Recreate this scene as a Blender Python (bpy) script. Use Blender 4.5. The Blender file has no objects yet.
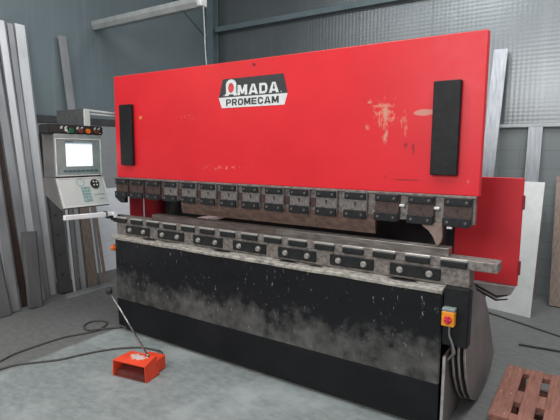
import bpy, bmesh, math, random
from mathutils import Vector, Matrix
random.seed(7)
S = bpy.context.scene
COL = S.collection
V = Vector

# ------------------------------------------------------------------ materials
def lin(c):
    return tuple((v/12.92 if v <= .04045 else ((v+.055)/1.055)**2.4) for v in (x/255 for x in c)) + (1,)

class NT:
    def __init__(s, name):
        s.m = bpy.data.materials.new(name); s.m.use_nodes = True
        s.t = s.m.node_tree; s.b = s.t.nodes['Principled BSDF']
        s.tc = s.t.nodes.new('ShaderNodeTexCoord')
    def n(s, kind, **kw):
        o = s.t.nodes.new(kind)
        for k, v in kw.items(): setattr(o, k, v)
        return o
    def l(s, a, b): s.t.links.new(a, b)
    def coord(s, scale=(1,1,1)):
        mp = s.n('ShaderNodeMapping'); mp.inputs['Scale'].default_value = scale
        s.l(s.tc.outputs['Object'], mp.inputs['Vector']); return mp.outputs[0]
    def noise(s, scale, detail=4, stretch=(1,1,1), rough=.55):
        o = s.n('ShaderNodeTexNoise'); o.inputs['Scale'].default_value = scale
        o.inputs['Detail'].default_value = detail; o.inputs['Roughness'].default_value = rough
        s.l(s.coord(stretch), o.inputs['Vector']); return o.outputs[0]
    def ramp(s, src, lo, hi):
        o = s.n('ShaderNodeMapRange', clamp=True)
        o.inputs['From Min'].default_value = lo; o.inputs['From Max'].default_value = hi
        s.l(src, o.inputs['Value']); return o.outputs[0]
    def mix(s, fac, a, b):
        o = s.n('ShaderNodeMix', data_type='RGBA')
        for sock, v in ((o.inputs[0], fac), (o.inputs[6], a), (o.inputs[7], b)):
            if isinstance(v, bpy.types.NodeSocket): s.l(v, sock)
            else: sock.default_value = v
        return o.outputs[2]
    def math(s, op, a, b=0.0):
        o = s.n('ShaderNodeMath', operation=op)
        for sock, v in ((o.inputs[0], a), (o.inputs[1], b)):
            if isinstance(v, bpy.types.NodeSocket): s.l(v, sock)
            else: sock.default_value = v
        return o.outputs[0]
    def sep(s):
        o = s.n('ShaderNodeSeparateXYZ'); s.l(s.tc.outputs['Object'], o.inputs[0]); return o.outputs
    def blob(s, c, r):
        a = s.n('ShaderNodeVectorMath', operation='SUBTRACT'); s.l(s.tc.outputs['Object'], a.inputs[0]); a.inputs[1].default_value = c
        b = s.n('ShaderNodeVectorMath', operation='DIVIDE'); s.l(a.outputs[0], b.inputs[0]); b.inputs[1].default_value = r
        c_ = s.n('ShaderNodeVectorMath', operation='LENGTH'); s.l(b.outputs[0], c_.inputs[0])
        return s.math('SUBTRACT', 1.0, c_.outputs['Value'])
    def bump(s, h, strength=.2, dist=.01):
        o = s.n('ShaderNodeBump'); o.inputs['Strength'].default_value = strength; o.inputs['Distance'].default_value = dist
        s.l(h, o.inputs['Height']); s.l(o.outputs[0], s.b.inputs['Normal'])
    def done(s, col, rough=.5, metal=0., spec=None):
        if isinstance(col, bpy.types.NodeSocket): s.l(col, s.b.inputs['Base Color'])
        else: s.b.inputs['Base Color'].default_value = col
        if isinstance(rough, bpy.types.NodeSocket): s.l(rough, s.b.inputs['Roughness'])
        else: s.b.inputs['Roughness'].default_value = rough
        s.b.inputs['Metallic'].default_value = metal
        if spec is not None: s.b.inputs['Specular IOR Level'].default_value = spec
        return s.m

def simple(name, c1, c2=None, scale=14, rough=.5, metal=0., stretch=(1,1,1), lo=.35, hi=.7, bump=0, spec=None):
    t = NT(name)
    if c2 is None: c2 = tuple(int(v*.82) for v in c1)
    n = t.noise(scale, 5, stretch)
    col = t.mix(t.ramp(n, lo, hi), lin(c1), lin(c2))
    if bump: t.bump(n, bump, .004)
    return t.done(col, rough, metal, spec)

M = {}
M['dark_steel'] = simple('dark steel', (40,40,42), (62,60,58), 30, .5, .3)
M['black'] = simple('black paint', (24,25,27), (36,36,37), 25, .5, spec=.25)
M['black_plate'] = simple('black clamp plate', (24,25,27), (42,42,42), 40, .45, spec=.3)
M['dark_upright'] = simple('dark grey upright', (84,83,83), (70,69,69), 5, .5, .3)
M['void'] = simple('black steel and dark interior', (24,23,23), (38,36,35), 12, .75)  # black parts; at the rear it also supplies the dark interior
M['grey_cast'] = simple('worn grey steel', (150,142,136), (96,88,84), 38, .5, .35)
M['clamp_grey'] = simple('scratched clamp steel', (140,135,132), (92,84,80), 60, .45, .3, (1,1,.5))
M['clamp_rust'] = simple('browned clamp steel', (88,70,64), (60,48,46), 50, .55, .25)
M['punch'] = simple('browned punch steel', (125,100,88), (88,70,64), 16, .42, .5, (1,1,2))
M['punch_pale'] = simple('pale punch steel', (165,142,130), (130,112,104), 14, .42, .4)
M['die'] = simple('ground die steel', (150,142,135), (105,97,92), 20, .35, .7, (.4,2,2))
M['die_brown'] = simple('brown oily die steel', (118,104,97), (82,72,68), 20, .4, .5, (.4,2,2))
M['die_edge'] = simple('bright worn die edge', (205,200,192), (150,142,135), 20, .35, .6, (.4,2,2))
M['dull_bolt'] = simple('dull clamp bolt', (112,108,106), (80,78,76), 60, .4, .4)
M['gap_brown'] = simple('brown gap packing', (74,50,46), (54,38,36), 30, .6)
M['bolt'] = simple('zinc bolt head', (196,190,184), (150,146,140), 60, .35, .6)
M['side_plate'] = simple('grey brown painted frame plate', (128,118,116), (112,103,101), 6, .6)
M['plate_edge'] = simple('cut steel edge', (190,184,178), None, 20, .5, .3)
M['red_guard'] = simple('dull red guard paint', (216,42,52), (202,38,48), 4, .5)
M['dark_red'] = simple('deep red guard paint', (150,30,38), (112,24,30), 10, .5)
M['guard_grey'] = simple('grey guard skirt', (160,152,150), (135,126,124), 8, .5)
M['yellow'] = simple('orange yellow plastic', (246,168,38), (236,150,30), 6, .45)
M['pinkred'] = simple('faded red knob', (226,52,72), None, 10, .45)
M['white_paint'] = simple('white sign paint', (228,230,228), (212,214,212), 30, .5)
M['sign_black'] = simple('black sign paint', (48,48,52), (58,58,62), 40, .5)
M['sign_red'] = simple('red sign paint', (226,70,80), None, 30, .5)
M['pend_case'] = simple('grey pendant casing', (112,110,108), (98,96,94), 6, .5)
M['pend_face'] = simple('pale grey front panel', (196,202,196), (186,193,188), 6, .45)
M['pend_blue'] = simple('grey teal bezel', (150,164,162), None, 6, .45)
M['pend_white'] = simple('off white bezel trim', (226,228,222), None, 10, .4)
M['teal'] = simple('teal key', (56,98,96), (70,112,110), 30, .5)
M['teal_pale'] = simple('pale teal key', (140,176,174), None, 30, .5)
M['green'] = simple('green button', (20,110,70), None, 20, .4)
M['orange_btn'] = simple('orange button', (240,120,30), None, 20, .4)
M['brown_btn'] = simple('brown button', (110,62,52), None, 20, .4)
M['rubber'] = simple('black rubber', (30,30,30), (44,44,44), 30, .6)
M['cable'] = simple('dusty black cable', (62,60,56), (84,82,78), 60, .6)
M['grey_cable'] = simple('grey cable', (126,124,124), None, 40, .5)
M['alu'] = simple('bright aluminium', (246,247,248), (232,234,235), 12, .35, .1, (3,1,3))
M['chrome'] = simple('steel rod', (160,158,156), (110,108,106), 30, .3, .8)
M['galv'] = simple('galvanised sheet', (240,240,236), (226,227,224), 9, .45, .15)
M['zinc_bar'] = simple('zinc post', (190,193,197), (160,164,170), 8, .4, .5, (6,6,.3))
M['concrete_box'] = simple('dark mottled casing', (82,84,85), (58,60,61), 40, .7)
M['rust'] = simple('rusty steel', (70,50,43), (50,38,34), 12, .7, .2, (3,3,.4))
M['brownbar'] = simple('brownish mill steel', (150,132,120), (116,104,98), 10, .42, .5, (6,6,.3))
M['wood'] = simple('reddish brown pallet wood', (150,100,84), (116,76,64), 7, .8, 0, (8,1,4), bump=.2)
M['wood_dark'] = simple('darker pallet wood', (136,90,76), (104,68,58), 7, .8, 0, (1,8,4), bump=.2)
M['beam'] = simple('grey painted beam', (178,181,179), (160,163,161), 8, .45, .2)
M['wire'] = simple('pale wire', (186,190,190), None, 20, .5)
M['girt'] = simple('teal grey painted steel', (110,126,130), (98,113,117), 5, .5)
M['ledge'] = simple('dusty steel ledge', (174,168,158), (84,80,75), 30, .6, .1, (.8,1.2,1), lo=.42, hi=.74)
M['pale_pink'] = simple('pale pink block', (206,180,172), None, 20, .6)

def sheet_steel(name, c1, c2, rough=.36):
    t = NT(name)
    n = t.noise(1.3, 3, (1.6,1.6,.6)); k = t.noise(1.8, 3); f = t.noise(40, 3, (1,1,.05))
    col = t.mix(t.ramp(n, .3, .7), lin(c1), lin(c2))
    col = t.mix(t.math('MULTIPLY', t.ramp(f, .4, .75), .22), col, lin(tuple(int(v*.78) for v in c1)))
    col = t.mix(t.math('MULTIPLY', t.ramp(k, .58, .72), .45), col, lin((140,112,98)))  # brown patches and tonal contrast put reflections into the steel colour
    return t.done(col, t.math('ADD', t.math('MULTIPLY', n, .2), rough-.06), .45)
M['steel1'] = sheet_steel('folded mill steel', (190,190,192), (128,127,128), .34)
M['steel2'] = sheet_steel('dark folded mill steel', (146,144,143), (104,101,100), .4)
M['steel3'] = sheet_steel('bright folded steel', (232,232,232), (205,205,207), .34)

PRESS = V((1.5, .3, 0))
def ram_mat():
    t = NT('red ram paint')
    n = t.noise(2.2, 4); fine = t.noise(62, 6, (1,1,.75), .7); mid = t.noise(11, 5, (1,1,.8), .65)
    col = t.mix(t.ramp(n, .35, .7), lin((228,36,47)), lin((216,31,42)))
    def add(col, c, r, th, w, color, src, amt=1.6):
        m = t.blob(tuple(V(c)-PRESS), r)
        k = t.math('ADD', m, t.math('MULTIPLY', t.math('SUBTRACT', src, .5), amt))
        return t.mix(t.math('MULTIPLY', t.ramp(k, th, th+w), .74), col, color)
    tan = lin((222,140,116)); tan2 = lin((204,156,136)); dk = lin((120,26,34))
    vst = t.noise(30, 6, (1.3,1,.45), .75); hst = t.noise(30, 6, (.45,1,1.3), .75)
    col = add(col, (2.45,0,1.80), (.14,.5,.15), .62, .3, tan, fine, 3.2)
    col = add(col, (2.463,0,1.76), (.05,.5,.20), .62, .4, tan2, vst, 3.4)
    col = add(col, (2.465,0,1.665), (.035,.5,.085), .5, .3, tan2, vst, 2.8)
    col = add(col, (2.44,0,1.845), (.16,.5,.022), .55, .4, tan, hst, 2.6)
    col = add(col, (2.36,0,1.865), (.04,.5,.03), .5, .4, tan2, hst, 2.6)
    col = add(col, (2.35,0,1.72), (.06,.5,.10), .75, .3, tan, vst, 2.8)
    col = add(col, (2.575,0,1.74), (.05,.5,.15), .68, .3, tan, vst, 2.8)
    col = add(col, (2.685,0,1.795), (.075,.5,.024), .2, .12, tan2, mid, .5)
    col = add(col, (2.60,0,1.61), (.20,.5,.12), .95, .2, dk, vst, 2.8)
    col = add(col, (2.635,0,1.585), (.012,.5,.07), .35, .3, dk, fine, 1.2)
    col = add(col, (2.60,0,1.415), (.17,.5,.007), .3, .4, dk, hst, 1.2)
    col = add(col, (2.475,0,1.43), (.006,.5,.025), .3, .4, dk, fine, .8)
    col = add(col, (2.94,0,1.42), (.03,.5,.05), .72, .2, tan, vst, 2.2)
    col = add(col, (.33,0,1.845), (.03,.5,.022), .3, .2, lin((216,160,80)), mid, .6)
    col = add(col, (.85,0,1.83), (.45,.5,.09), 1.02, .15, lin((236,140,118)), fine, 2.6)
    col = add(col, (1.2,0,1.45), (1.1,.5,.12), 1.06, .12, lin((236,150,130)), fine, 2.4)
    # rare flecks all over
    col = t.mix(t.ramp(fine, .735, .775), col, lin((232,140,120)))
    z = t.sep()[2]
    top = t.math('ADD', t.ramp(z, 2.165, 2.205), t.math('MULTIPLY', t.math('SUBTRACT', fine, .5), 1.2))
    col = t.mix(t.math('MULTIPLY', t.ramp(top, .75, 1.0), .45), col, lin((150,92,84)))
    return t.done(col, t.math('ADD', t.math('MULTIPLY', mid, .2), .30), 0., .4)
M['ram'] = ram_mat()

def apron_mat():
    t = NT('dusty black apron paint')
    big = t.noise(3.4, 6, (1,1,1.2), .62); fine = t.noise(17, 5, (1,1,.9), .65); spk = t.noise(60, 3, (1,1,.35), .6); streak = t.noise(24, 3, (1,1,.22), .6)
    z = t.sep()[2]
    m = t.math('MULTIPLY', t.ramp(z, .66, .40), .95)
    k = t.math('ADD', m, t.math('MULTIPLY', t.math('SUBTRACT', big, .5), 1.8))
    k = t.math('ADD', k, t.math('MULTIPLY', t.math('SUBTRACT', fine, .5), 1.3))
    col = t.mix(t.math('MULTIPLY', t.ramp(k, .45, 1.25), .95), lin((21,22,25)), lin((98,96,93)))
    col = t.mix(t.math('MULTIPLY', t.ramp(spk, .665, .72), .6), col, lin((150,150,152)))
    col = t.mix(t.math('MULTIPLY', t.ramp(streak, .71, .77), .4), col, lin((160,160,160)))
    return t.done(col, t.ramp(k, -1.0, 1.6), 0., .25)
M['apron'] = apron_mat()
def kick_mat():
    t = NT('plain black kick plate'); spk = t.noise(55, 3); b = t.noise(4, 4)
    col = t.mix(t.ramp(b, .35, .7), lin((20,21,24)), lin((29,30,33)))
    col = t.mix(t.math('MULTIPLY', t.ramp(spk, .72, .77), .5), col, lin((120,120,122)))
    return t.done(col, .55, 0., .22)
M['kick'] = kick_mat()

def floor_mat():
    t = NT('worn concrete floor')
    a = t.noise(1.6, 6, (1,1,1), .6); b = t.noise(14, 5, (1,1.6,1), .6); c = t.noise(.7, 3)
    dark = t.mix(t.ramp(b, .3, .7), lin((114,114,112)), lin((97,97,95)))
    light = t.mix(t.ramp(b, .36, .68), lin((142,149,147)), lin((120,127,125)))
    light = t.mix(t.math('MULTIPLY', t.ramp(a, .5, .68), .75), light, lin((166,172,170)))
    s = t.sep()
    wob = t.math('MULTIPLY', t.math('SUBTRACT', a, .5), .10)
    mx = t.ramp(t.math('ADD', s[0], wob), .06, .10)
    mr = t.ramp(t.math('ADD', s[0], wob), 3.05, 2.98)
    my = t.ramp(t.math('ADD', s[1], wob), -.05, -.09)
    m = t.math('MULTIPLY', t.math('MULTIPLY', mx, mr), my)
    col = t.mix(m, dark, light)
    col = t.mix(t.math('MULTIPLY', t.ramp(t.noise(60,2), .70, .74), .35), col, lin((205,208,206)))
    t.bump(b, .06, .003)
    rr = t.math('ADD', .62, t.math('MULTIPLY', b, .15))
    return t.done(col, t.math('SUBTRACT', rr, t.math('MULTIPLY', m, .16)), 0., .4)
M['floor'] = floor_mat()

def panel_mat(name, c1, c2, axis, metal=.35, rough=.42, bs=.11):
    t = NT(name)
    a = t.noise(1.3, 4); st = t.noise(3, 3, (6,6,.15))
    col = t.mix(t.ramp(a, .35, .7), lin(c1), lin(c2))
    col = t.mix(t.math('MULTIPLY', t.ramp(st, .55, .8), .25), col, lin(tuple(min(255, v+26) for v in c1)))
    s = t.sep()
    def wav(sock, f): return t.math('SINE', t.math('MULTIPLY', sock, f))
    u = s[axis]
    h = t.math('ADD', wav(u, 2*math.pi/.05), t.math('MULTIPLY', wav(s[2], 2*math.pi/.045), .8))
    t.bump(h, bs, .004)
    return t.done(col, rough, metal)
M['panel_back'] = panel_mat('ribbed grey wall panel', (140,145,147), (128,133,135), 0, .7, .32, .08)
M['panel_left'] = panel_mat('blue grey wall panel', (118,130,134), (108,120,124), 1, .1, .6, .04)
def block_mat(name, c1, c2, mortar, axis):
    t = NT(name)
    br = t.n('ShaderNodeTexBrick'); br.inputs['Scale'].default_value = 1
    br.inputs['Brick Width'].default_value = .4; br.inputs['Row Height'].default_value = .2
    br.inputs['Mortar Size'].default_value = .006; br.inputs['Mortar Smooth'].default_value = .4
    br.inputs['Color1'].default_value = lin(c1); br.inputs['Color2'].default_value = lin(c2); br.inputs['Mortar'].default_value = lin(mortar)
    s = t.sep(); cb = t.n('ShaderNodeCombineXYZ'); t.l(s[axis], cb.inputs[0]); t.l(s[2], cb.inputs[1]); t.l(cb.outputs[0], br.inputs['Vector'])
    n = t.noise(6, 5)
    col = t.mix(t.math('MULTIPLY', t.ramp(n, .5, .8), .35), br.outputs[0], lin(mortar))
    t.bump(n, .2, .006)
    return t.done(col, .8)
M['block_back'] = block_mat('grey painted block', (134,139,139), (130,135,135), (120,124,124), 0)
M['block_left'] = block_mat('grey block', (150,153,155), (148,151,153), (142,145,147), 1)
M['block_white'] = block_mat('whitewashed block', (238,239,243), (234,235,239), (222,223,227), 1)
M['band'] = simple('dark grey band', (72,73,75), None, 6, .6)
M['ceil'] = simple('dull roof sheet', (120,122,122), None, 2, .8)
M['rail_white'] = simple('pale painted rail', (196,200,200), (176,180,180), 8, .5)

def emis(name, c, s):
    t = NT(name); t.b.inputs['Emission Color'].default_value = lin(c); t.b.inputs['Emission Strength'].default_value = s
    return t.done(lin((200,200,200)), .4)
M['screen'] = emis('lit screen', (236,246,250), .95)
M['screen_bar'] = emis('lit screen title bar', (70,150,170), .8)
M['screen_line'] = emis('lit screen rule', (150,160,165), .5)
M['skylight'] = emis('daylit roof panel', (240,247,255), 4.0)

def pedal_mat():
    t = NT('scuffed orange red pedal paint'); f = t.noise(30, 5); b = t.noise(9, 4)
    col = t.mix(t.ramp(b, .35, .7), lin((236,78,44)), lin((222,64,36)))
    m = t.blob((-.03, .02, .125), (.10, .05, .02)); k = t.math('ADD', m, t.math('MULTIPLY', t.math('SUBTRACT', f, .5), 1.6))
    col = t.mix(t.ramp(k, .25, .5), col, lin((206,192,184)))
    return t.done(col, .5)
M['pedal'] = pedal_mat()
M['pedal_in'] = simple('dusky red treadle', (120,48,40), (86,40,36), 14, .6)

# ------------------------------------------------------------------ mesh helpers
def box(bm, x0, x1, y0, y1, z0, z1, bev=0.0, seg=1, mat=None):
    t = bmesh.new(); bmesh.ops.create_cube(t, size=1)
    bmesh.ops.scale(t, vec=(abs(x1-x0), abs(y1-y0), abs(z1-z0)), verts=t.verts)
    bmesh.ops.translate(t, vec=((x0+x1)/2, (y0+y1)/2, (z0+z1)/2), verts=t.verts)
    if bev: bmesh.ops.bevel(t, geom=t.edges[:], offset=bev, segments=seg, affect='EDGES', clamp_overlap=True)
    return merge(bm, t, mat)
def merge(bm, t, mat=None):
    if mat is not None: bmesh.ops.transform(t, matrix=mat, verts=t.verts)
    me = bpy.data.meshes.new('tmp'); t.to_mesh(me); t.free(); bm.from_mesh(me); bpy.data.meshes.remove(me); return bm
def extr(bm, poly, o, ex, ey, ez, length, bev=0.0, ez1=None):
    """polygon in the (ex, ey) plane at o, swept along ez by length"""
    t = bmesh.new(); o = V(o); ex = V(ex); ey = V(ey); ez = V(ez)
    a = [t.verts.new(o+ex*p[0]+ey*p[1]) for p in poly]
    b = [t.verts.new(o+ex*p[0]+ey*p[1]+ez*length) for p in poly]
    n = len(poly)
    t.faces.new(a); t.faces.new(b[::-1])
    for i in range(n): t.faces.new((a[i], b[i], b[(i+1)%n], a[(i+1)%n]))
    bmesh.ops.recalc_face_normals(t, faces=t.faces)
    if bev: bmesh.ops.bevel(t, geom=t.edges[:], offset=bev, segments=1, affect='EDGES', clamp_overlap=True)
    return merge(bm, t)
def tube(bm, pts, r, seg=8):
    pts = [V(p) for p in pts]; rings = []; up = V((0,0,1))
    prev = None
    for i, p in enumerate(pts):
        d = (pts[min(i+1, len(pts)-1)]-pts[max(i-1, 0)]).normalized()
        if prev is None: prev = d.orthogonal().normalized()
        a = (prev-d*prev.dot(d)).normalized(); prev = a; b = d.cross(a)
        rr = r[i] if isinstance(r, (list, tuple)) else r
        rings.append([bm.verts.new(p+(a*math.cos(k*2*math.pi/seg)+b*math.sin(k*2*math.pi/seg))*rr) for k in range(seg)])
    for A, B in zip(rings, rings[1:]):
        for k in range(seg):
            f = bm.faces.new((A[k], A[(k+1)%seg], B[(k+1)%seg], B[k])); f.smooth = True
    bm.faces.new(rings[0][::-1]); bm.faces.new(rings[-1]); return bm
def cyl(bm, c, ax, r, h, seg=14, r2=None):
    c = V(c); ax = V(ax).normalized()
    return tube(bm, [c, c+ax*h], [r, r if r2 is None else r2], seg)
def ball(bm, c, r, sc=(1,1,1)):
    t = bmesh.new(); bmesh.ops.create_uvsphere(t, u_segments=14, v_segments=9, radius=r)
    bmesh.ops.scale(t, vec=sc, verts=t.verts)
    for f in t.faces: f.smooth = True
    bmesh.ops.translate(t, vec=c, verts=t.verts); return merge(bm, t)
def smooth_path(pts, n=8):
    pts = [V(p) for p in pts]; out = []
    P = [pts[0]*2-pts[1]]+pts+[pts[-1]*2-pts[-2]]
    for i in range(1, len(P)-2):
        for k in range(n):
            t = k/n; a, b, c, d = P[i-1:i+3]
            out.append(.5*((2*b)+(c-a)*t+(2*a-5*b+4*c-d)*t*t+(3*b-3*c+d-a)*t**3))
    out.append(pts[-1]); return out
def rootloc(o):
    while o.parent: o = o.parent
    return o.location
def obj(name, bm, mat, parent=None, label=None, origin=None):
    bmesh.ops.recalc_face_normals(bm, faces=bm.faces)
    o_ = V(origin) if origin is not None else (rootloc(parent).copy() if parent else V((0,0,0)))
    bmesh.ops.translate(bm, vec=-o_, verts=bm.verts)
    me = bpy.data.meshes.new(name); bm.to_mesh(me); bm.free()
    me.materials.append(M[mat] if isinstance(mat, str) else mat)
    o = bpy.data.objects.new(name, me); COL.objects.link(o)
    if parent: o.parent = parent
    else: o.location = o_
    if label: o['label'] = label
    return o
def tag(o, label, cat, group=None):
    o['label'] = label; o['category'] = cat
    if group: o['group'] = group
    return o
def thing(name, label, cat, loc, group=None):
    o = bpy.data.objects.new(name, None); COL.objects.link(o); o.location = loc; o.empty_display_size = .1
    return tag(o, label, cat, group)
def struct(name, bm, mat):
    o = obj(name, bm, mat); o['kind'] = 'structure'; return o
def B(*a, **k): return box(bmesh.new(), *a, **k)
def dup(o, parent, off):
    c = o.copy(); COL.objects.link(c); c.parent = parent
    c.location = o.location+V(off)
    for ch in list(o.children):
        d = ch.copy(); COL.objects.link(d); d.parent = c
    return c
def ring(x0, x1, y0, y1, sx, sy, r=.22, sharp_left=False, skip=()):
    # heavy rounded ring as quads, counter clockwise from the right
    out = []; inn = []
    def corner(cx, cy, a0, rx, ry, ix, iy):
        for k in range(4):
            a = a0+math.pi/2*k/3; c, q = math.cos(a), math.sin(a)
            out.append((cx+rx*c, cy+ry*q)); inn.append((cx+ix*c, cy+iy*q))
    rx = min(r, (x1-x0)/2); ry = min(r*1.3, (y1-y0)/2)
    ix, iy = max(rx-sx, .01), max(ry-sy, .01)
    cs = [(x1-rx, y1-ry, 0, 1, 1), (x0+rx, y1-ry, math.pi/2, -1, 1), (x0+rx, y0+ry, math.pi, -1, -1), (x1-rx, y0+ry, 1.5*math.pi, 1, -1)]
    for cx, cy, a0, gx, gy in cs:
        if sharp_left and gx < 0:
            ox = x0; oy = y1 if gy > 0 else y0
            for k in range(4): out.append((ox, oy)); inn.append((x0+sx, oy-gy*sy))
            continue
        for k in range(4):
            a = a0+math.pi/2*k/3; c, q = math.cos(a), math.sin(a)
            px, py = cx+rx*c, cy+ry*q
            qx = cx+gx*(rx-sx-ix)+ix*c; qy = cy+gy*(ry-sy-iy)+iy*q
            out.append((px, py)); inn.append((qx, qy))
    n = len(out); res = []
    for k in range(n):
        if k in skip: continue
        pl = [out[k], out[(k+1)%n], inn[(k+1)%n], inn[k]]
        ded = [p for m, p in enumerate(pl) if (p[0]-pl[m-1][0])**2+(p[1]-pl[m-1][1])**2 > 1e-8]
        if len(ded) > 2: res.append(ded)
    return res
def glyph(c):
    R = lambda a, b, c_, d: [(a,c_),(b,c_),(b,d),(a,d)]
    if c == 'M': return [R(0,.25,0,1), R(.75,1,0,1), [(.0,1),(.30,1),(.6,.12),(.4,.12)], [(1,1),(.70,1),(.4,.12),(.6,.12)]]
    if c == 'A': return [[(0,0),(.34,1),(.52,1),(.29,0)], [(1,0),(.66,1),(.48,1),(.71,0)], [(.24,.17),(.76,.17),(.70,.36),(.30,.36)]]
    if c == 'D': return ring(0, 1, 0, 1, .28, .22, .34, True)
    if c == 'O': return ring(0, 1, 0, 1, .27, .23, .30)
    if c == 'C': return ring(0, 1, 0, 1, .27, .23, .30, skip=(15,))
    if c == 'P': return ring(0, .98, .33, 1, .27, .20, .30, True)+[R(0,.27,0,.4)]
    if c == 'R': return ring(0, .98, .36, 1, .27, .20, .30, True)+[R(0,.27,0,.4), [(.42,.40),(.70,.42),(1,0),(.70,0)]]
    if c == 'E': return [R(0,.27,0,1), R(.2,.96,0,.22), R(.2,.92,.40,.60), R(.2,.96,.78,1)]
def word_bm(txt, x0, x1, z0, z1, y, gap=.16):
    wd = {'M': 1.18, 'A': 1.12}; ws = [wd.get(c, .95) for c in txt]; tot = sum(ws)+gap*(len(txt)-1); k = (x1-x0)/tot
    bm = bmesh.new(); x = x0
    for c, w_ in zip(txt, ws):
        for m, pl in enumerate(glyph(c)):
            extr(bm, [(x+p[0]*w_*k, z0+p[1]*(z1-z0)) for p in pl], (0,y,0), (1,0,0), (0,0,1), (0,-1,0), .001+.00004*m)
        x += (w_+gap)*k
    return bm

# ------------------------------------------------------------------ camera (solved from the machine's own rectangle, 3 m ram)
F = 471.31; C = V((3.4974, -2.6752, 1.5774)); yaw, pit, rol = .585, .1247, .0058
fw = V((-math.sin(yaw)*math.cos(pit), math.cos(yaw)*math.cos(pit), -math.sin(pit)))
r0 = V((math.cos(yaw), math.sin(yaw), 0)); u0 = r0.cross(fw)
rt = r0*math.cos(rol)+u0*math.sin(rol); up = u0*math.cos(rol)-r0*math.sin(rol)
cam = bpy.data.cameras.new('camera'); co = bpy.data.objects.new('camera', cam); COL.objects.link(co)
cam.sensor_width = 36; cam.lens = F/560*36; cam.clip_start = .05
co.matrix_world = Matrix(((rt.x, up.x, -fw.x, C.x), (rt.y, up.y, -fw.y, C.y), (rt.z, up.z, -fw.z, C.z), (0,0,0,1)))
S.camera = co

# ------------------------------------------------------------------ the setting
XL, YB = -1.76, 3.26
struct('floor', B(XL-.2, 7, -5, YB+.2, -.1, 0), 'floor')
struct('wall_back', B(XL-.2, 7, YB, YB+.12, 0, 5.2), 'panel_back')
struct('wall_back_lower', B(XL, 7, YB-.05, YB, 0, 1.85), 'block_back')
struct('wall_left', B(XL-.12, XL, -5, YB, 0, 5.2), 'panel_left')
struct('wall_left_lower', B(XL, XL+.03, -5, YB-.05, 0, 1.085), 'block_white')
struct('wall_left_middle', B(XL, XL+.028, -5, YB-.05, 1.085, 1.88), 'block_left')
struct('trim_1', B(XL, XL+.04, -5, YB-.05, 1.88, 1.965, .004), 'band')
bm = B(XL+.03, 7, YB-.085, YB-.0, 1.85, 1.885, .004)
struct('trim_2', bm, 'rail_white')
bm = B(XL+.14, 7, YB-.09, YB, 3.43, 3.50, .006); box(bm, XL+.14, 7, YB-.10, YB-.01, 3.42, 3.435)
struct('trim_3', bm, 'girt')                                                # wall girt
bm = bmesh.new()                                                           # corner column, H section
box(bm, XL+.02, XL+.15, YB-.03, YB-.02, 1.89, 5.2); box(bm, XL+.02, XL+.15, YB-.16, YB-.15, 1.89, 5.2); box(bm, XL+.08, XL+.09, YB-.15, YB-.03, 1.89, 5.2)
struct('trim_4', bm, 'girt')
bm = bmesh.new()                                                           # diagonal brace on the left wall
extr(bm, [(-.035,0),(.035,0),(.035,.03),(-.035,.03)], (XL, YB-.12, 3.36), V((0,.5,.86)), (1,0,0), V((0,-.86,.5)), 2.6, .003)
struct('trim_5', bm, 'girt')
for i, x in enumerate((.77, 1.75)):                                        # lap joints of the wall sheets
    struct('trim_%d' % (6+i), B(x, x+.012, YB-.008, YB, 1.9, 5.2), 'panel_back')
struct('ceiling', B(XL-.2, 7, -5, YB+.2, 5.2, 5.3), 'ceil')

def area(name, loc, target, sx, sy, power, col=(1,1,1)):
    L = bpy.data.lights.new(name, 'AREA'); L.shape = 'RECTANGLE'; L.size = sx; L.size_y = sy; L.energy = power; L.color = col
    o = bpy.data.objects.new(name, L); COL.objects.link(o); o.location = loc
    o.rotation_euler = (V(target)-V(loc)).to_track_quat('-Z', 'Y').to_euler(); return o
# daylight: roof lights and the open loading door behind the camera
area('roof_light', (-.9, -2.9, 5.1), (-.9, -2.9, 0), 1.2, 2.0, 70, (.95,.98,1))
area('roof_light', (1.4, -1.2, 5.1), (1.4, -1.2, 0), 1.2, 3.5, 120, (.95,.98,1))
area('roof_light', (4.2, -.6, 5.1), (4.2, -.6, 0), 1.2, 4.5, 170, (.95,.98,1))
area('roof_light', (3.6, 2.0, 5.1), (3.6, 2.0, 0), 3.0, .8, 85, (.95,.98,1))
area('door_daylight', (2.4, -4.9, 2.9), (2.0, 0, 1.2), 2.0, 1.6, 110, (1,.98,.96))
area('side_window', (-1.68, -3.3, 2.8), (1.0, -.4, 1.6), 1.2, 1.0, 26, (1,.82,.6))
w = bpy.data.worlds.new('world'); S.world = w; w.use_nodes = True
w.node_tree.nodes['Background'].inputs[0].default_value = (.88,.93,1,1)
w.node_tree.nodes['Background'].inputs[1].default_value = .5

# ------------------------------------------------------------------ the press brake
P = thing('press_brake', 'large red and black press brake standing on the workshop floor', 'press brake', PRESS)
ram = obj('ram', B(0, 3, 0, .05, 1.3406, 2.202, .004), 'ram', P, 'red painted upper beam with scuffed paint')
h = bmesh.new(); cyl(h, (1.505, .002, 2.164), (0,-1,0), .013, .004, 16); obj('lifting_hole', h, 'dark_red', ram)
for x0, x1 in ((.10, .25), (2.742, 2.886)):
    s = obj('cover_strip', B(x0, x1, -.036, 0, 1.45, 1.957, .004), 'black', ram, 'black cover strip')
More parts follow.
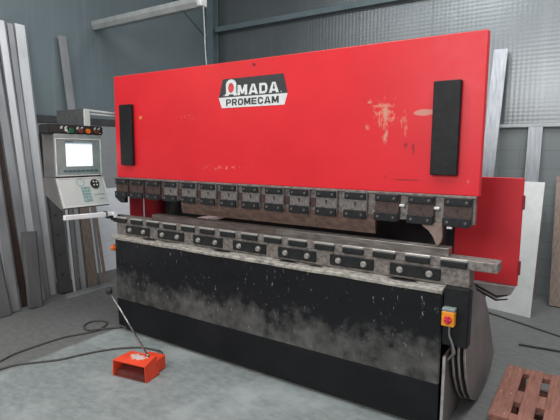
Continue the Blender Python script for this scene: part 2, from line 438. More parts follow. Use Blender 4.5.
# sign
bm = bmesh.new(); extr(bm, [(1.226,2.086),(1.748,2.086),(1.781,1.957),(1.186,1.957)], (0,0,0), (1,0,0), (0,0,1), (0,-1,0), .002)
sg = obj('name_plate', bm, 'sign_black', P, 'black name sign with white lettering')
bm = bmesh.new(); extr(bm, [(1.186,1.957),(1.781,1.957),(1.756,1.883),(1.215,1.883)], (0,0,0), (1,0,0), (0,0,1), (0,-1,0), .002)
obj('name_band', bm, 'white_paint', sg, 'white lower band of the sign')
obj('lettering', word_bm('MADA', 1.362, 1.712, 1.966, 2.036, -.002), 'white_paint', sg, 'white letters MADA')
obj('lettering', word_bm('PROMECAM', 1.256, 1.712, 1.897, 1.943, -.002), 'sign_black', sg, 'black letters PROMECAM')
arch = [(1.246,1.966),(1.246,1.978),(1.256,1.982),(1.256,2.035)]
for k in range(1, 12):
    a = math.pi*(1-k/12); arch.append((1.303+.050*math.cos(a), 2.035+.045*math.sin(a)))
arch += [(1.350,2.035),(1.350,1.982),(1.358,1.978),(1.358,1.966),(1.328,1.966),(1.320,1.976),(1.286,1.976),(1.278,1.966)]
bm = bmesh.new(); extr(bm, arch, (0,-.002,0), (1,0,0), (0,0,1), (0,-1,0), .001); obj('emblem', bm, 'white_paint', sg, 'white arched letter A')
bm = bmesh.new(); extr(bm, [(1.303+.026*math.cos(k*math.pi/12), 2.021+.034*math.sin(k*math.pi/12)) for k in range(24)], (0,-.003,0), (1,0,0), (0,0,1), (0,-1,0), .001)
obj('emblem_dot', bm, 'sign_red', sg, 'red oval in the arch')
for x in (1.234, 1.728): obj('lettering_dot', B(x, x+.006, -.003, -.002, 1.966, 1.974), 'white_paint', sg)

# clamps under the ram
obj('clamp_rail', B(.01, 2.985, -.008, .035, 1.185, 1.342, .002), 'grey_cast', P, 'grey steel rail behind the tool clamps')
bm = bmesh.new(); obj('rail_lip', B(.0, 2.99, -.03, .0, 1.331, 1.342, .001), 'grey_cast', P)
protos = {}
for i in range(15):
    kind = 'clamp_rust' if i in (0,1,2,12,13,14) else 'clamp_grey'
    x = .2*i
    if kind not in protos:
        c = obj('tool_clamp', B(.026, .174, -.034, -.008, 1.178, 1.331, .002), kind, P)
        obj('clamp_bar', B(.03, .17, -.048, -.034, 1.287, 1.330, .003), 'black_plate', c, 'black upper clamp bar')
        obj('clamp_bar', B(.026, .172, -.052, -.034, 1.172, 1.222, .003), 'black_plate', c, 'black lower clamp bar')
        for bx in (.052, .148):
            for bz, yy in ((1.309, -.048), (1.198, -.052)):
                b = bmesh.new(); cyl(b, (bx, yy, bz), (0,-1,0), .008, .006, 8); obj('bolt', b, 'dull_bolt', c, 'grey bolt head')
        b = bmesh.new(); cyl(b, (.10, -.033, 1.264), (0,-1,0), .008, .003, 10); box(b, .096, .103, -.036, -.03, 1.244, 1.262); obj('key_slot', b, 'gap_brown', c)
        protos[kind] = c; c.location.x = x
    else:
        dup(protos[kind], P, (x-protos[kind].location.x, 0, 0))
for k in range(1, 11): obj('filler', B(.2*k-.022, .2*k+.022, -.02, -.008, 1.222, 1.278, .002), 'gap_brown', P, 'dark brown packing between clamps')  # blocks added to make the gaps dark brown
bm = bmesh.new()
extr(bm, [(.02,1.20),(.02,1.165),(.09,1.125),(.145,1.125),(.145,1.20)], (0,-.045,0), (1,0,0), (0,0,1), (0,1,0), .04, .003)
obj('end_stop', bm, 'black_plate', P, 'chamfered black end stop')
# punches
prof = [(-.014,1.20),(.014,1.20),(.014,1.15),(.008,1.12),(.002,1.086),(-.002,1.084),(-.012,1.125),(-.014,1.15)]
for x0, x1 in ((.80,1.215),(1.217,1.63),(1.632,2.02),(2.022,2.425)):
    b = bmesh.new(); extr(b, prof, (x0,-.004,0), (0,1,0), (0,0,1), (1,0,0), x1-x0); obj('punch', b, 'punch', P, 'long brown steel punch blade')
b = bmesh.new()
extr(b, [(2.70,1.185),(2.82,1.185),(2.822,1.10),(2.815,1.075),(2.80,1.052),(2.788,1.06),(2.772,1.10),(2.745,1.135),(2.71,1.158)], (0,-.018,0), (1,0,0), (0,0,1), (0,1,0), .024, .002)
obj('horn_punch', b, 'punch_pale', P, 'pale horn shaped punch')
for x, z in ((2.792, 1.268), (2.595, 1.27), (2.865, 1.166)):
    obj('wedge', B(x-.014, x+.014, -.05, -.03, z-.006, z+.007, .002), 'white_paint', P, 'small white wedge between the clamps')

# bed
obj('bed', B(.12, 2.84, -.075, .34, .05, .84, .004), 'void', P, 'black lower beam')
obj('plinth', B(.14, 2.80, -.07, .30, .0, .05), 'void', P)
obj('apron', B(.10, 2.868, -.125, -.105, .291, .828, .006, 2), 'apron', P, 'black front apron grey with dust')
bm = bmesh.new(); extr(bm, [(-.124,.288),(-.105,.288),(-.095,.045),(-.112,.045)], (.10,0,0), (0,1,0), (0,0,1), (1,0,0), 2.768, .002)
obj('kick_plate', bm, 'kick', P, 'clean black lower apron')
bm = B(.10, .115, -.115, .30, .05, .826, .003); obj('apron_end', bm, 'kick', P)
bm = B(2.845, 2.862, -.112, -.02, .05, .82, .003); obj('apron_end', bm, 'kick', P)
# ledge: slightly uneven dusty sheet lip
bm = bmesh.new(); rows = []
N = 60
for i in range(N+1):
    x = .06+(2.865-.06)*i/N
    dz = .003*math.sin(x*9)+.002*math.sin(x*23+1); dy = .004*math.sin(x*14+2)
    pr = [(.0,.845+dz),(-.118+dy,.838+dz),(-.131+dy,.830+dz),(-.131+dy,.815+dz*.5),(-.122,.812),(.0,.815)]
    rows.append([bm.verts.new((x,a,z)) for a, z in pr])
for a, b in zip(rows, rows[1:]):
    for k in range(6): bm.faces.new((a[k], a[(k+1)%6], b[(k+1)%6], b[k]))
bm.faces.new(rows[0]); bm.faces.new(rows[-1][::-1])
obj('ledge', bm, 'ledge', P, 'pale dusty ledge along the bed')
# die rail
obj('die_block', B(.03, 2.985, -.045, .075, .845, .945, .003), 'grey_cast', P, 'long grey steel die block')
proto = None
for k in range(7):
    x = .31+.396*k
    if proto is None:
        proto = obj('adjusting_plate', B(x-.146, x+.146, -.058, -.045, .862, .932, .003), 'black_plate', P, 'black plate with two bolts')
        for dx in (-.085, .085):
            b = bmesh.new(); cyl(b, (x+dx, -.058, .897), (0,-1,0), .019, .006, 14); cyl(b, (x+dx, -.064, .897), (0,-1,0), .015, .012, 6); obj('bolt', b, 'bolt', proto, 'pale bolt head')
    else: dup(proto, P, (.396*k, 0, 0))
obj('die_holder', B(-.02, 3.12, -.046, .075, .945, .998, .003), 'grey_cast', P, 'grey upper rail running past the right end')
proto = None
for k in range(15):
    x = .10+.2*k
    if proto is None:
        proto = obj('die_clamp', B(x-.07, x+.07, -.062, -.046, .951, .985, .004), 'black_plate', P, 'black die clamp bar')
        obj('clamp_lip', B(x-.072, x+.072, -.058, -.046, .986, 1.0, .002), 'die_edge', proto, 'worn bright clamp lip')
    else: dup(proto, P, (.2*k, 0, 0))
bm = bmesh.new()
extr(bm, [(-.022,.998),(.06,.998),(.06,1.046),(.026,1.046),(.019,1.036),(.012,1.046),(-.018,1.046),(-.022,1.042)], (.46,0,0), (0,1,0), (0,0,1), (1,0,0), 1.24)
obj('die', bm, 'die_brown', P, 'brown grey bottom die'); bm = bmesh.new()
extr(bm, [(-.022,.998),(.06,.998),(.06,1.046),(.026,1.046),(.019,1.036),(.012,1.046),(-.018,1.046),(-.022,1.042)], (1.702,0,0), (0,1,0), (0,0,1), (1,0,0), 1.16)
obj('die', bm, 'die', P, 'paler bottom die')
# frames, rear
cf = [(.06,.05),(1.1,.05),(1.1,2.1),(.06,2.1),(.06,1.42),(.42,1.36),(.45,1.2),(.42,.9),(.06,.84)]
for x in (.13, 2.64):
    b = bmesh.new(); extr(b, cf, (x,0,0), (0,1,0), (0,0,1), (1,0,0), .06, .003); obj('side_frame', b, 'void', P, 'black C shaped side frame')
    obj('frame_foot', B(x-.03, x+.09, .32, 1.12, 0, .05, .004), 'void', P)
obj('rear_beam', B(.19, 2.64, .55, .68, .70, 1.17, .006), 'void', P, 'black rear gauge beam')  # kept black for the dark seen between punch and die
obj('dark_backing', B(.19, 2.64, .98, 1.0, .2, 1.95), 'void', P)  # added sheet, gives the gap a dark background
obj('pale_block', B(.66, .76, .20, .55, .97, 1.0, .003), 'pale_pink', P, 'pale block added for the background seen through the gap')  # added block standing in for the pale background behind the tools
obj('block_support', B(.69, .73, .34, .55, .94, .97), 'void', P)
bm = B(.04, .055, .09, .235, .80, 1.335, .002); obj('side_guard', bm, 'dark_red', P, 'dark red guard behind the left of the ram')
bm = B(.04, .055, .242, .56, .80, 1.335, .002); obj('side_guard', bm, 'dark_red', P, 'dark red guard further back at the left')
bm = B(.035, .06, .235, .242, .80, 1.335); obj('guard_seam', bm, 'white_paint', P)
obj('guard_bracket', B(.055, .14, .30, .50, .86, .92, .003), 'void', P)
# right end
bm = B(2.872, 3.006, -.118, -.045, .53, .846, .006, 2); box(bm, 2.876, 2.972, -.05, .10, .60, .80)
sp = obj('end_plate', bm, 'black', P, 'black end plate carrying the switch')
bm = B(2.876, 2.942, -.165, -.118, .652, .733, .004)
sw = obj('switch_box', bm, 'yellow', P, 'orange yellow switch box')
bm = bmesh.new(); cyl(bm, (2.910,-.165,.690), (0,-1,0), .022, .006, 18); box(bm, 2.904, 2.916, -.183, -.169, .668, .712, .003); box(bm, 2.890, 2.930, -.178, -.169, .684, .696, .003)
obj('rotary_knob', bm, 'pinkred', sw, 'red rotary knob')
obj('switch_lid', B(2.876, 2.942, -.163, -.118, .733, .75, .003), 'pend_blue', sw, 'grey lid of the switch box')
bm = bmesh.new(); tube(bm, smooth_path([(2.915,-.14,.655),(2.917,-.142,.60),(2.935,-.14,.55),(2.945,-.13,.50),(2.925,-.10,.47),(2.90,-.08,.43)]), .006, 8)
obj('switch_cable', bm, 'grey_cable', sw, 'grey cable below the switch')
# rounded frame plates at the right end, each with a pale cut edge
def roundplate(x0, x1, grow, name, edge=True):
    pts = [(-.06,.843),(-.06,.56),(-.05,.44),(.01,.31),(.10,.19),(.20,.10),(.32,.04),(.46,.004),(.66,.004),(.82,.04),(.93,.13),(.80,.28),(.68,.42),(.56,.56),(.42,.68),(.14,.79),(.06,.843)]
    c = (.40,.40); q = []
    for a, b in pts: q.append((a if b > .8 else a+grow*(-.05), b))
    b = bmesh.new(); extr(b, q, (x0,0,0), (0,1,0), (0,0,1), (1,0,0), x1-x0)
    o = obj('frame_plate', b, 'side_plate', P, name)
    eb = bmesh.new()
    fr = q[1:9]
    for (a0,z0),(a1,z1) in zip(fr, fr[1:]):
        d = V((0,a1-a0,z1-z0)); L = d.length; d.normalize(); nrm = V((0,-d.z,d.y))
        if nrm.y > 0: nrm = -nrm
        extr(eb, [(0,-.001),(.004,-.001),(.004,.004),(0,.004)], (x1-.005,a0,z0), (1,0,0), nrm, d, L)
    if edge: obj('plate_edge', eb, 'plate_edge', o, 'bright cut edge of the frame plate')
roundplate(2.976, 2.990, 0, 'outer round bottomed grey frame plate')
roundplate(2.945, 2.958, .1, 'middle round bottomed grey frame plate')
roundplate(2.915, 2.928, .2, 'inner round bottomed grey frame plate')
bm = bmesh.new(); box(bm, 2.93, 2.974, .10, .55, .30, .42); box(bm, 2.87, 2.93, .10, .55, .30, .42); obj('spacer', bm, 'void', P)
bm = B(2.88, 2.895, -.10, .30, 0, .46, .002); fp = obj('lower_plate', bm, 'side_plate', P)
obj('plate_edge', B(2.880, 2.895, -.106, -.100, .005, .455), 'plate_edge', fp, 'bright front edge of the lower plate')
# rear side guard on the right
bm = B(2.745, 3.146, .60, .625, .73, 1.418, .003); gd = obj('guard_panel', bm, 'red_guard', P, 'plain red guard panel behind the right end')
for z in (1.22, .80): obj('hinge', B(3.140, 3.156, .598, .63, z, z+.09, .003), 'dark_red', gd)
bm = bmesh.new(); extr(bm, [(2.86,.722),(3.14,.728),(3.115,.672),(3.03,.630),(2.99,.635),(2.86,.70)], (0,.575,0), (1,0,0), (0,0,1), (0,1,0), .10, .003)
sk = obj('guard_skirt', bm, 'guard_grey', P, 'grey bevelled skirt below the red guard')
for o0 in (0, .026):
    bm = bmesh.new(); extr(bm, [(2.90,.700-o0+.012),(3.03,.648-o0+.008),(3.10,.662-o0+.010),(3.10,.654-o0+.010),(3.03,.636-o0+.008),(2.90,.688-o0+.012)], (0,.575,0), (1,0,0), (0,0,1), (0,-1,0), .003)
    obj('skirt_slot', bm, 'void', sk, 'dark slot in the skirt')
obj('guard_arm', B(2.70, 2.745, .60, .625, .80, 1.30), 'void', P)
# left: sheet support arm and cap
bm = bmesh.new(); extr(bm, [(-.016,-.02),(.016,-.02),(.016,.02),(-.016,.02)], (0,-.52,1.035), (1,0,0), (0,0,1), V((0,.462,-.016)).normalized(), .47, .004)
box(bm, .005, .035, -.075, -.04, .99, 1.03)
ar = obj('support_arm', bm, 'alu', P, 'bright aluminium sheet support arm')
bm = B(-.03, .03, -.12, .0, .985, 1.01, .003); box(bm, -.03, .02, -.06, .06, .96, 1.0); obj('arm_bracket', bm, 'black_plate', P)
bm = B(-.022, .022, -.14, -.128, 1.0, 1.05, .002); obj('arm_clip', bm, 'dark_steel', ar)
bm = bmesh.new(); cyl(bm, (.10,-.10,.735), (-1,0,0), .022, .02, 12); cyl(bm, (.08,-.10,.735), (-1,0,0), .03, .018, 12); ball(bm, (.055,-.115,.73), .022)
obj('coupling_cap', bm, 'orange_btn', P, 'small orange cap on the left end')

# ------------------------------------------------------------------ control pendant
CP = thing('control_pendant', 'grey control pendant with lit screen hanging left of the red ram', 'control panel', (-.34,-.2,1.08))
obj('housing', B(-.43, -.262, -.42, .03, 1.34, 1.715, .006), 'pend_case', CP, 'grey screen housing')
bz = obj('bezel', B(-.262, -.245, -.418, .028, 1.352, 1.71, .003), 'pend_blue', CP, 'pale screen surround')
bm = bmesh.new()
for a in ((-.418,-.408,1.352,1.672),(.012,.022,1.352,1.672),(-.408,.012,1.664,1.672),(-.408,.012,1.352,1.360)): box(bm, -.246, -.240, a[0], a[1], a[2], a[3], .001)
obj('bezel_trim', bm, 'pend_white', bz, 'off white trim around the screen')
obj('screen', B(-.246, -.243, -.322, -.068, 1.435, 1.63), 'screen', bz, 'lit white screen')
obj('screen_title_bar', B(-.243, -.242, -.322, -.068, 1.624, 1.634), 'screen_bar', bz)
bm = bmesh.new()
for z, a, b in ((1.60,-.31,-.12),(1.585,-.31,-.18),(1.452,-.29,-.08)): box(bm, -.243, -.2422, a, b, z, z+.003)
obj('screen_line', bm, 'screen_line', bz)
obj('name_strip', B(-.246, -.243, -.322, -.25, 1.642, 1.650), 'teal', bz)
for k in range(8): obj('function_key', B(-.246, -.240, -.352+.042*k, -.352+.042*k+.034, 1.388, 1.404, .002), 'teal', bz)
# sloped keypad
ky = V((0,1,0)); bot = V((-.155,-.43,1.085)); top = V((-.245,-.43,1.338)); e2 = (top-bot).normalized(); nn = ky.cross(e2).normalized()
Hh = (top-bot).length; W = .462
def kp(bm, a0, a1, b0, b1, d0, d1): return extr(bm, [(a0,b0),(a1,b0),(a1,b1),(a0,b1)], bot+nn*d0, ky, e2, nn, d1-d0)
if nn.x < 0: nn = -nn
bm = bmesh.new(); extr(bm, [(-.43,1.34),(-.262,1.34),(-.250,1.338),(-.163,1.083),(-.185,1.075),(-.43,1.20)], (0,-.43,0), (1,0,0), (0,0,1), (0,1,0), W, .004)
kb = obj('keypad_console', bm, 'pend_case', CP, 'sloping keypad console')
kf = obj('keypad_plate', kp(bmesh.new(), .004, W-.004, .004, Hh-.004, -.002, .006), 'pend_face', CP, 'pale sloping keypad plate')
bm = bmesh.new()
for a in ((.004,.020,.004,Hh-.004),(W-.014,W-.004,.004,Hh-.004),(.02,W-.014,.004,.014),(.02,W-.014,Hh-.012,Hh-.004)): kp(bm, *a, .006, .010)
obj('plate_rim', bm, 'pend_white', kf, 'white rim of the keypad plate')
for r in range(5):
    for c in range(3):
        obj('key', kp(bmesh.new(), .208+.03*c, .232+.03*c, .045+.028*r, .066+.028*r, .006, .010), 'teal_pale', kf, 'pale teal key')
bm = bmesh.new()
for k in range(10):
    a = k*2*math.pi/10; kp(bm, .215+.035*math.cos(a)-.006, .215+.035*math.cos(a)+.006, .218+.03*math.sin(a)-.005, .218+.03*math.sin(a)+.005, .006, .008)
obj('key_ring', bm, 'teal_pale', kf)
bm = bmesh.new(); cyl(bm, bot+ky*.350+e2*.20+nn*.006, nn, .042, .012, 20)
dl = obj('hand_wheel', bm, 'dark_steel', kf, 'black round dial')
bm = bmesh.new()
for dx, dz in ((-.014,-.012),(.016,-.012),(.016,.016),(-.012,.018)): kp(bm, .35+dx-.006, .35+dx+.006, .20+dz-.006, .20+dz+.006, .018, .021)
obj('dial_mark', bm, 'pend_white', dl)
bm = bmesh.new()
for k in range(6): kp(bm, .325+.018*k, .337+.018*k, .095, .108, .006, .0075)
for k in range(3): kp(bm, .365+.018*k, .377+.018*k, .055, .066, .006, .0075)
obj('legend', bm, 'pend_blue', kf)
# button strip
bs = obj('button_strip', B(-.40, -.245, -.465, .055, 1.708, 1.788, .01, 2), 'rubber', CP, 'black strip of push buttons')
for y, m_ in ((-.315,'pend_face'),(-.265,'green'),(-.18,'brown_btn'),(-.105,'orange_btn'),(-.02,'brown_btn')):
    bm = bmesh.new(); cyl(bm, (-.246,y,1.740), (1,0,0), .021 if m_ != 'pend_face' else .011, .016, 14); obj('push_button', bm, m_, bs)
for y in (-.35,-.31,-.20,-.16,-.03,.01):
    bm = B(-.246, -.2435, y-.012, y+.004, 1.752, 1.768); box(bm, -.246, -.2435, y-.004, y+.012, 1.766, 1.775); obj('button_legend', bm, 'pend_face', bs, 'white symbol over a button')
for y in (-.30,.01): obj('button_legend', B(-.246, -.2435, y, y+.018, 1.722, 1.728), 'pend_face', bs, 'white symbol under a button')
# hanger box and swing arm
obj('hanger_box', B(-.66, -.255, -.135, -.08, 1.785, 1.935, .003), 'concrete_box', CP, 'mottled dark box above the buttons')
obj('hanger_end', B(-.255, -.24, -.133, -.076, 1.785, 1.932, .002), 'pend_face', CP)
bm = bmesh.new(); tube(bm, [(-.28,-.10,1.925),(-.02,.07,1.888)], .012, 8); tube(bm, [(-.28,-.095,1.895),(-.02,.07,1.868)], .010, 8); box(bm, -.05, -.004, .05, .12, 1.83, 1.91)
obj('swing_arm', bm, 'beam', CP, 'pale twin tube swing arm')

# ------------------------------------------------------------------ foot pedal
FP = thing('foot_pedal', 'orange red hooded foot pedal with tall rod on the floor before the press', 'foot pedal', (.95,-.60,0))
FR = V((.927,-.658,0)); fa = math.radians(10)
FM = Matrix.Translation(FR) @ Matrix.Rotation(fa, 4, 'Z')
def PB(bm): bmesh.ops.transform(bm, matrix=FM, verts=bm.verts); return bm
def fp_(x, y, z): return FM @ V((x, y, z))
def loft(bm, rings, close=True):
    R = [[bm.verts.new(p) for p in r] for r in rings]
    for A, Bq in zip(R, R[1:]):
        n = len(A)
        for k in range(n if close else n-1): bm.faces.new((A[k], A[(k+1)%n], Bq[(k+1)%n], Bq[k]))
    return R
def section(y, xc, wb, wt, h, t):     # open-bottom trapezoid shell outline
    return [(xc-wb,y,.003),(xc-wt,y,h),(xc+wt,y,h),(xc+wb,y,.003),(xc+wb-t,y,.003),(xc+wt-t,y,h-t),(xc-wt+t,y,h-t),(xc-wb+t,y,.003)]
bm = bmesh.new(); R = loft(bm, [section(-.012,-.005,.146,.140,.118,.006), section(.05,.0,.142,.128,.128,.006), section(.14,.0,.135,.108,.130,.006)])
bm.faces.new(R[0][::-1]); bm.faces.new(R[-1])
hood = obj('hood', PB(bm), 'pedal', FP, 'scuffed orange red hood')
obj('hood_back', PB(B(-.108, .108, .132, .140, .004, .124, .002)), 'pedal', FP)
obj('base_plate', PB(B(-.141, .141, -.008, .14, 0, .006, .002)), 'pedal_in', FP)
bm = B(-.03, .12, .14, .235, .004, .105, .006); box(bm, -.01, .10, .235, .255, .015, .09, .005); obj('switch_housing', PB(bm), 'pedal', FP, 'orange red switch housing')
bm = bmesh.new(); extr(bm, [(.015,.03),(.015,.04),(.13,.075),(.13,.06)], (-.125,0,0), (0,1,0), (0,0,1), (1,0,0), .25, .002)
box(bm, -.10, .10, .115, .13, .008, .065); box(bm, -.13, .13, .004, .014, .004, .034, .002); obj('treadle', PB(bm), 'pedal_in', FP, 'dusky red treadle inside the hood')
bm = bmesh.new(); tube(bm, [(.975,-.535,.125),(.668,-.612,.566)], .0065, 8); cyl(bm, (.975,-.535,.122), (-.3,-.05,.44), .011, .03, 10)
rd = obj('carrying_rod', bm, 'chrome', FP, 'thin steel rod leaning up from the hood')
obj('ball_knob', ball(bmesh.new(), (.662,-.613,.574), .026), 'rubber', rd, 'black ball knob')
path = [tuple(fp_(.05,.25,.06)), tuple(fp_(.05,.29,.075))]+[(0.82, -0.3, 0.05), (0.78, -0.262, 0.02), (0.71, -0.247, 0.008), (0.574, -0.282, 0.008), (0.446, -0.393, 0.008), (0.369, -0.503, 0.008), (0.305, -0.635, 0.008), (0.252, -0.767, 0.008), (0.147, -0.9, 0.008), (0.067, -1.004, 0.008), (0.043, -1.098, 0.008), (0.0, -1.184, 0.008), (-0.05, -1.19, 0.008), (-0.075, -1.12, 0.008), (-0.09, -1.03, 0.008), (-0.125, -0.928, 0.008), (-0.134, -0.823, 0.008), (-0.131, -0.619, 0.008), (-0.117, -0.495, 0.008), (-0.076, -0.401, 0.008), (-0.026, -0.27, 0.008), (-0.052, -0.16, 0.008), (-0.115, -0.082, 0.008), (-0.211, -0.087, 0.008), (-0.253, -0.162, 0.008), (-0.21, -0.253, 0.008), (-0.103, -0.296, 0.01), (-0.014, -0.248, 0.02), (0.033, -0.16, 0.012), (0.1, -0.08, 0.008)]
bm = bmesh.new(); tube(bm, smooth_path(path, 7), .0075, 7)
obj('cable', bm, 'cable', FP, 'long dusty cable trailing across the floor')

# ------------------------------------------------------------------ pallet
PL = thing('wooden_pallet', 'reddish wooden pallet on the floor right of the press brake', 'pallet', (3.7,.38,0))
xs = [3.108, 3.247, 3.368, 3.50, 3.63, 3.76, 3.89, 4.02, 4.15]
for i, x in enumerate(xs):
    wv = .103 if i == 0 else (.078 if i == 1 else .09)
    obj('deck_board', B(x, x+wv, .015, .745, .122, .142, .003), 'wood', PL)
for y0, y1 in ((.02,.10),(.245,.40),(.665,.742)):
    obj('cross_board', B(3.112, 4.235, y0, y1, .102, .135, .002), 'wood', PL)
    for bx in (3.115, 3.61, 4.12): obj('block', B(bx, bx+.11, y0+.002, min(y1-.002, y0+.14), .02, .102, .002), 'wood_dark', PL)
    obj('bottom_board', B(3.11, 4.235, y0, y1, 0, .02, .002), 'wood_dark', PL)
bm = bmesh.new()
for x in (3.13, 3.185):
    for y in (.06, .32, .70): cyl(bm, (x,y,.1415), (0,0,1), .005, .0015, 8)
obj('nail_heads', bm, 'bolt', PL)

# ------------------------------------------------------------------ stock leaning on the left wall
def frame_of(b, t, u=(0,1,0)):
    b = V(b); t = V(t); e = (t-b); L = e.length; e.normalize(); u = V(u); u = (u-e*u.dot(e)).normalized(); n = u.cross(e).normalized()
    return b, e, L, u, n
def offset_poly(line, th):
    pts = [V((p[0],p[1])) for p in line]; out = []
    for i, p in enumerate(pts):
        d0 = (p-pts[i-1]).normalized() if i else None; d1 = (pts[i+1]-p).normalized() if i < len(pts)-1 else None
        if d0 is None: d0 = d1
        if d1 is None: d1 = d0
        n0 = V((-d0.y,d0.x)); n1 = V((-d1.y,d1.x)); m = (n0+n1).normalized()
        out.append(p+m*(th/max(.3, m.dot(n0))))
    return [tuple(p) for p in pts]+[tuple(p) for p in out[::-1]]
def profile(name, b, t, line, mat, label, cat, th=.003, group=None, u=(0,1,0)):
    b, e, L, u, n = frame_of(b, t, u)
    bm = bmesh.new(); extr(bm, offset_poly(line, th), b, u, n, e, L)
    lo = min(v.co.z for v in bm.verts)
    if lo < 0: bmesh.ops.translate(bm, vec=(0,0,-lo), verts=bm.verts)   # stands on the floor
    return tag(obj(name, bm, mat, None, None, b), label, cat, group)
def chan(w, f, back=True):      # right edge at u = 0, web towards the room, flanges to the wall
    s = -1 if back else 1
    return [(-w, s*f), (-w, 0), (0, 0), (0, s*f)]
G = 'steel stock leaning on the left wall'
def lip(w, f=.05, g=.028): return [(-w,-f),(-w,0),(-g,0),(0,-g*.9)]
BASES = [
 ('steel_channel', (-1.035,-.446), (-1.60,-.51,2.60), lip(.15), 'steel2', 'leftmost long steel channel leaning on the left wall at the frame edge'),
 ('steel_channel', (-1.096,-.332), (-1.64,-.28,2.744), lip(.105), 'steel1', 'long grey steel channel second from the left edge of the photo'),
 ('steel_angle', (-1.178,-.225), (-1.62,-.245,2.275), [(-.07,0),(0,0),(0,-.03)], 'rust', 'rusty brown steel angle in the dark gap between grey channels'),
 ('steel_channel', (-1.187,-.114), (-1.66,-.132,2.865), lip(.10), 'steel1', 'tall folded steel channel left of the short offcut channel'),
 ('steel_channel', (-1.222,-.018), (-1.67,-.013,2.883), lip(.09,.04), 'steel3', 'bright tall folded channel, leftmost of the three tops above the red ram level'),
 ('steel_channel', (-1.251,.066), (-1.68,.078,2.874), lip(.079,.04), 'steel1', 'tall grey channel, middle of the three tops above the red ram level'),
 ('steel_channel', (-1.315,.175), (-1.712,.225,2.895), lip(.13,.015,.032), 'steel3', 'tall wide channel with a bright right flange, rightmost of the tallest tops'),
 ('steel_channel', (-1.049,-.134), (-1.20,-.075,.746), lip(.14), 'steel2', 'short offcut channel standing in front of the tall channels'),
]
for nm, b, t, sec, mt, lab in BASES: profile(nm, (b[0],b[1],0), t, sec, mt, lab, 'steel profile', .003, G)
RK = thing('rack_upright', 'dark grey steel upright with black bolts behind the control pendant', 'upright', (-1.25,.25,0))
b, e, L, u, n = frame_of((-1.243,.295,0), (-1.62,.39,1.75))
bm = bmesh.new(); extr(bm, offset_poly([(-.12,-.06),(-.12,0),(0,0),(0,-.06)], .004), b, u, n, e, L); lo = min(v.co.z for v in bm.verts); bmesh.ops.translate(bm, vec=(0,0,-lo), verts=bm.verts)
rk = obj('upright_web', bm, 'dark_upright', RK)
for k in (.2,.42,.64,.86,1.08,1.3,1.52):
    bm = bmesh.new(); cyl(bm, b+e*k-u*.085+n*.0-V((0,0,lo)), n, .012, .01, 10); obj('bolt', bm, 'rubber', RK)
def place(b, t, w, mt, lab, sec=None, nm='steel_channel'):
    profile(nm, (b[0],b[1],0), t, sec or lip(w,.03,.015), mt, lab, 'steel profile', .003, G)
place((-1.222,.325), (-1.60,.466,1.686), .025, 'steel3', 'narrow light steel strip just right of the dark bolted upright', [(-.025,0),(0,0),(0,-.02)], 'steel_strip')
place((-1.215,.385), (-1.62,.553,1.689), .05, 'steel2', 'dark steel channel below the keypad, second from the bolted upright')
place((-1.215,.467), (-1.62,.616,1.69), .055, 'steel1', 'grey steel channel below the keypad, left of the wide brownish one')
place((-1.227,.625), (-1.62,.752,1.693), .125, 'brownbar', 'wide brownish steel channel below the keypad dial')
place((-1.227,.678), (-1.64,.81,1.60), .03, 'steel2', 'thin dark steel strip right of the brownish channel', [(-.03,0),(0,0),(0,-.02)], 'steel_strip')
place((-1.227,.738), (-1.65,.855,1.50), .04, 'brownbar', 'rightmost brown steel strip by the white wall', [(-.04,0),(0,0),(0,-.02)], 'steel_strip')
profile('steel_flat_bar', (-1.58,.86,0), (-1.705,.668,2.87), [(-.10,0),(0,0)], 'steel1', 'single tall flat bar leaning on the blue grey wall above the pendant', 'steel profile', .006, G)
# angle bar lying on the floor in front of the stock
bm = bmesh.new()
a = V((-1.12,.14,0)); d = V((-.03,.60,0)); L = d.length; d.normalize()
extr(bm, [(0,0),(.05,0),(.05,.003),(.003,.003),(.003,.04),(0,.04)], a, d.cross(V((0,0,1))), (0,0,1), d, L)
tag(obj('angle_bar', bm, 'steel1', None, None, a), 'thin steel angle bar lying on the floor before the leaning stock', 'steel profile')

# ------------------------------------------------------------------ behind the press, right
profile('steel_channel', (2.55,2.78,0), (2.625,3.10,2.69), [(-.135,-.03),(-.135,0),(0,0),(0,-.03)], 'zinc_bar', 'tall bright steel channel leaning behind the right edge of red ram', 'steel profile', .003, None, (1,0,0))
profile('steel_post', (3.0,3.02,0), (3.008,3.165,1.848), [(-.13,-.03),(-.13,0),(0,0),(0,-.03)], 'zinc_bar', 'bright zinc post under the pale wall rail', 'steel profile', .003, None, (1,0,0))
profile('steel_flat_bar', (3.075,2.96,0), (3.075,3.15,1.0), [(-.05,0),(0,0)], 'brownbar', 'short brown flat bar behind the pale leaning sheet', 'steel profile', .006, None, (1,0,0))
profile('steel_channel', (3.33,2.79,0), (3.29,3.12,1.32), [(-.11,-.04),(-.11,0),(0,0),(0,-.04)], 'brownbar', 'short steel channel standing at the right frame edge', 'steel profile', .003, None, (1,0,0))
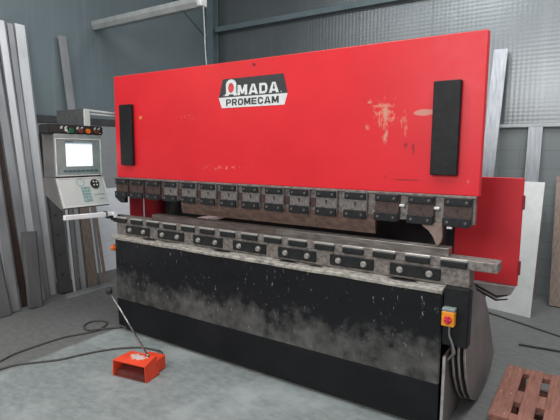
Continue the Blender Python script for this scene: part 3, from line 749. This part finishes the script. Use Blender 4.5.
# sheet
bm = bmesh.new(); t = bmesh.new()
q = [V((2.67,2.383,0)), V((3.095,2.289,0)), V((3.11,2.62,1.285)), V((2.69,2.72,1.285))]
nrm = (q[1]-q[0]).cross(q[3]-q[0]).normalized()*-.004
va = [t.verts.new(p) for p in q]; vb = [t.verts.new(p+nrm) for p in q]
t.faces.new(va); t.faces.new(vb[::-1])
for i in range(4): t.faces.new((va[i], vb[i], vb[(i+1)%4], va[(i+1)%4]))
merge(bm, t); lo = min(v.co.z for v in bm.verts); bmesh.ops.translate(bm, vec=(0,0,-lo), verts=bm.verts)
tag(obj('metal_sheet', bm, 'galv', None, None, (2.88,2.33,0)), 'large pale galvanised sheet leaning behind the red guard', 'metal sheet')
bm = bmesh.new(); tube(bm, smooth_path([(2.45,2.34,.006),(2.733,2.211,.006),(3.05,2.06,.006),(3.363,1.909,.006),(3.8,1.72,.006),(4.3,1.58,.006)]), .009, 7)
tag(obj('cable', bm, 'cable', None, None, (3.3,1.95,0)), 'dark cable lying across the floor beyond the pallet', 'cable')
bm = bmesh.new(); extr(bm, [(-.012,0),(.012,0),(.010,.012),(-.010,.012)], (3.09,1.515,0), V((.1,-.99,0)), (0,0,1), V((.99,.1,0)).normalized(), .5)
tag(obj('steel_offcut', bm, 'dark_steel', None, None, (3.3,1.53,0)), 'thin dark offcut on the floor between cable and pallet', 'offcut')

# ------------------------------------------------------------------ beam on the left wall
BM = thing('wall_beam', 'grey metal beam jutting from the left wall above the red ram', 'beam', (-1.72,1.05,3.03))
bm = bmesh.new(); extr(bm, [(-.035,-.05),(.035,-.05),(.06,.0),(.06,.05),(-.06,.05),(-.06,.0)], (XL,1.11,3.09), (0,1,0), (0,0,1), (1,0,0), 1.75, .004)
obj('beam_body', bm, 'beam', BM)
bm = B(-.015, .04, 1.06, 1.16, 3.045, 3.155, .008); obj('end_cap', bm, 'pend_white', BM, 'white end cap')
bm = bmesh.new(); tube(bm, smooth_path([(.03,1.11,3.05),(.034,1.12,2.8),(.05,1.11,2.6),(.06,1.12,2.4),(.08,1.12,2.12),(.07,1.13,2.0)]), .006, 6)
obj('hanging_wire', bm, 'wire', BM, 'pale wire hanging from the beam end')


# ------------------------------------------------------------------ output look
S.view_settings.view_transform = 'Standard'; S.view_settings.look = 'None'
S.view_settings.exposure = -0.22; S.view_settings.gamma = 1; S.view_settings.use_curve_mapping = False
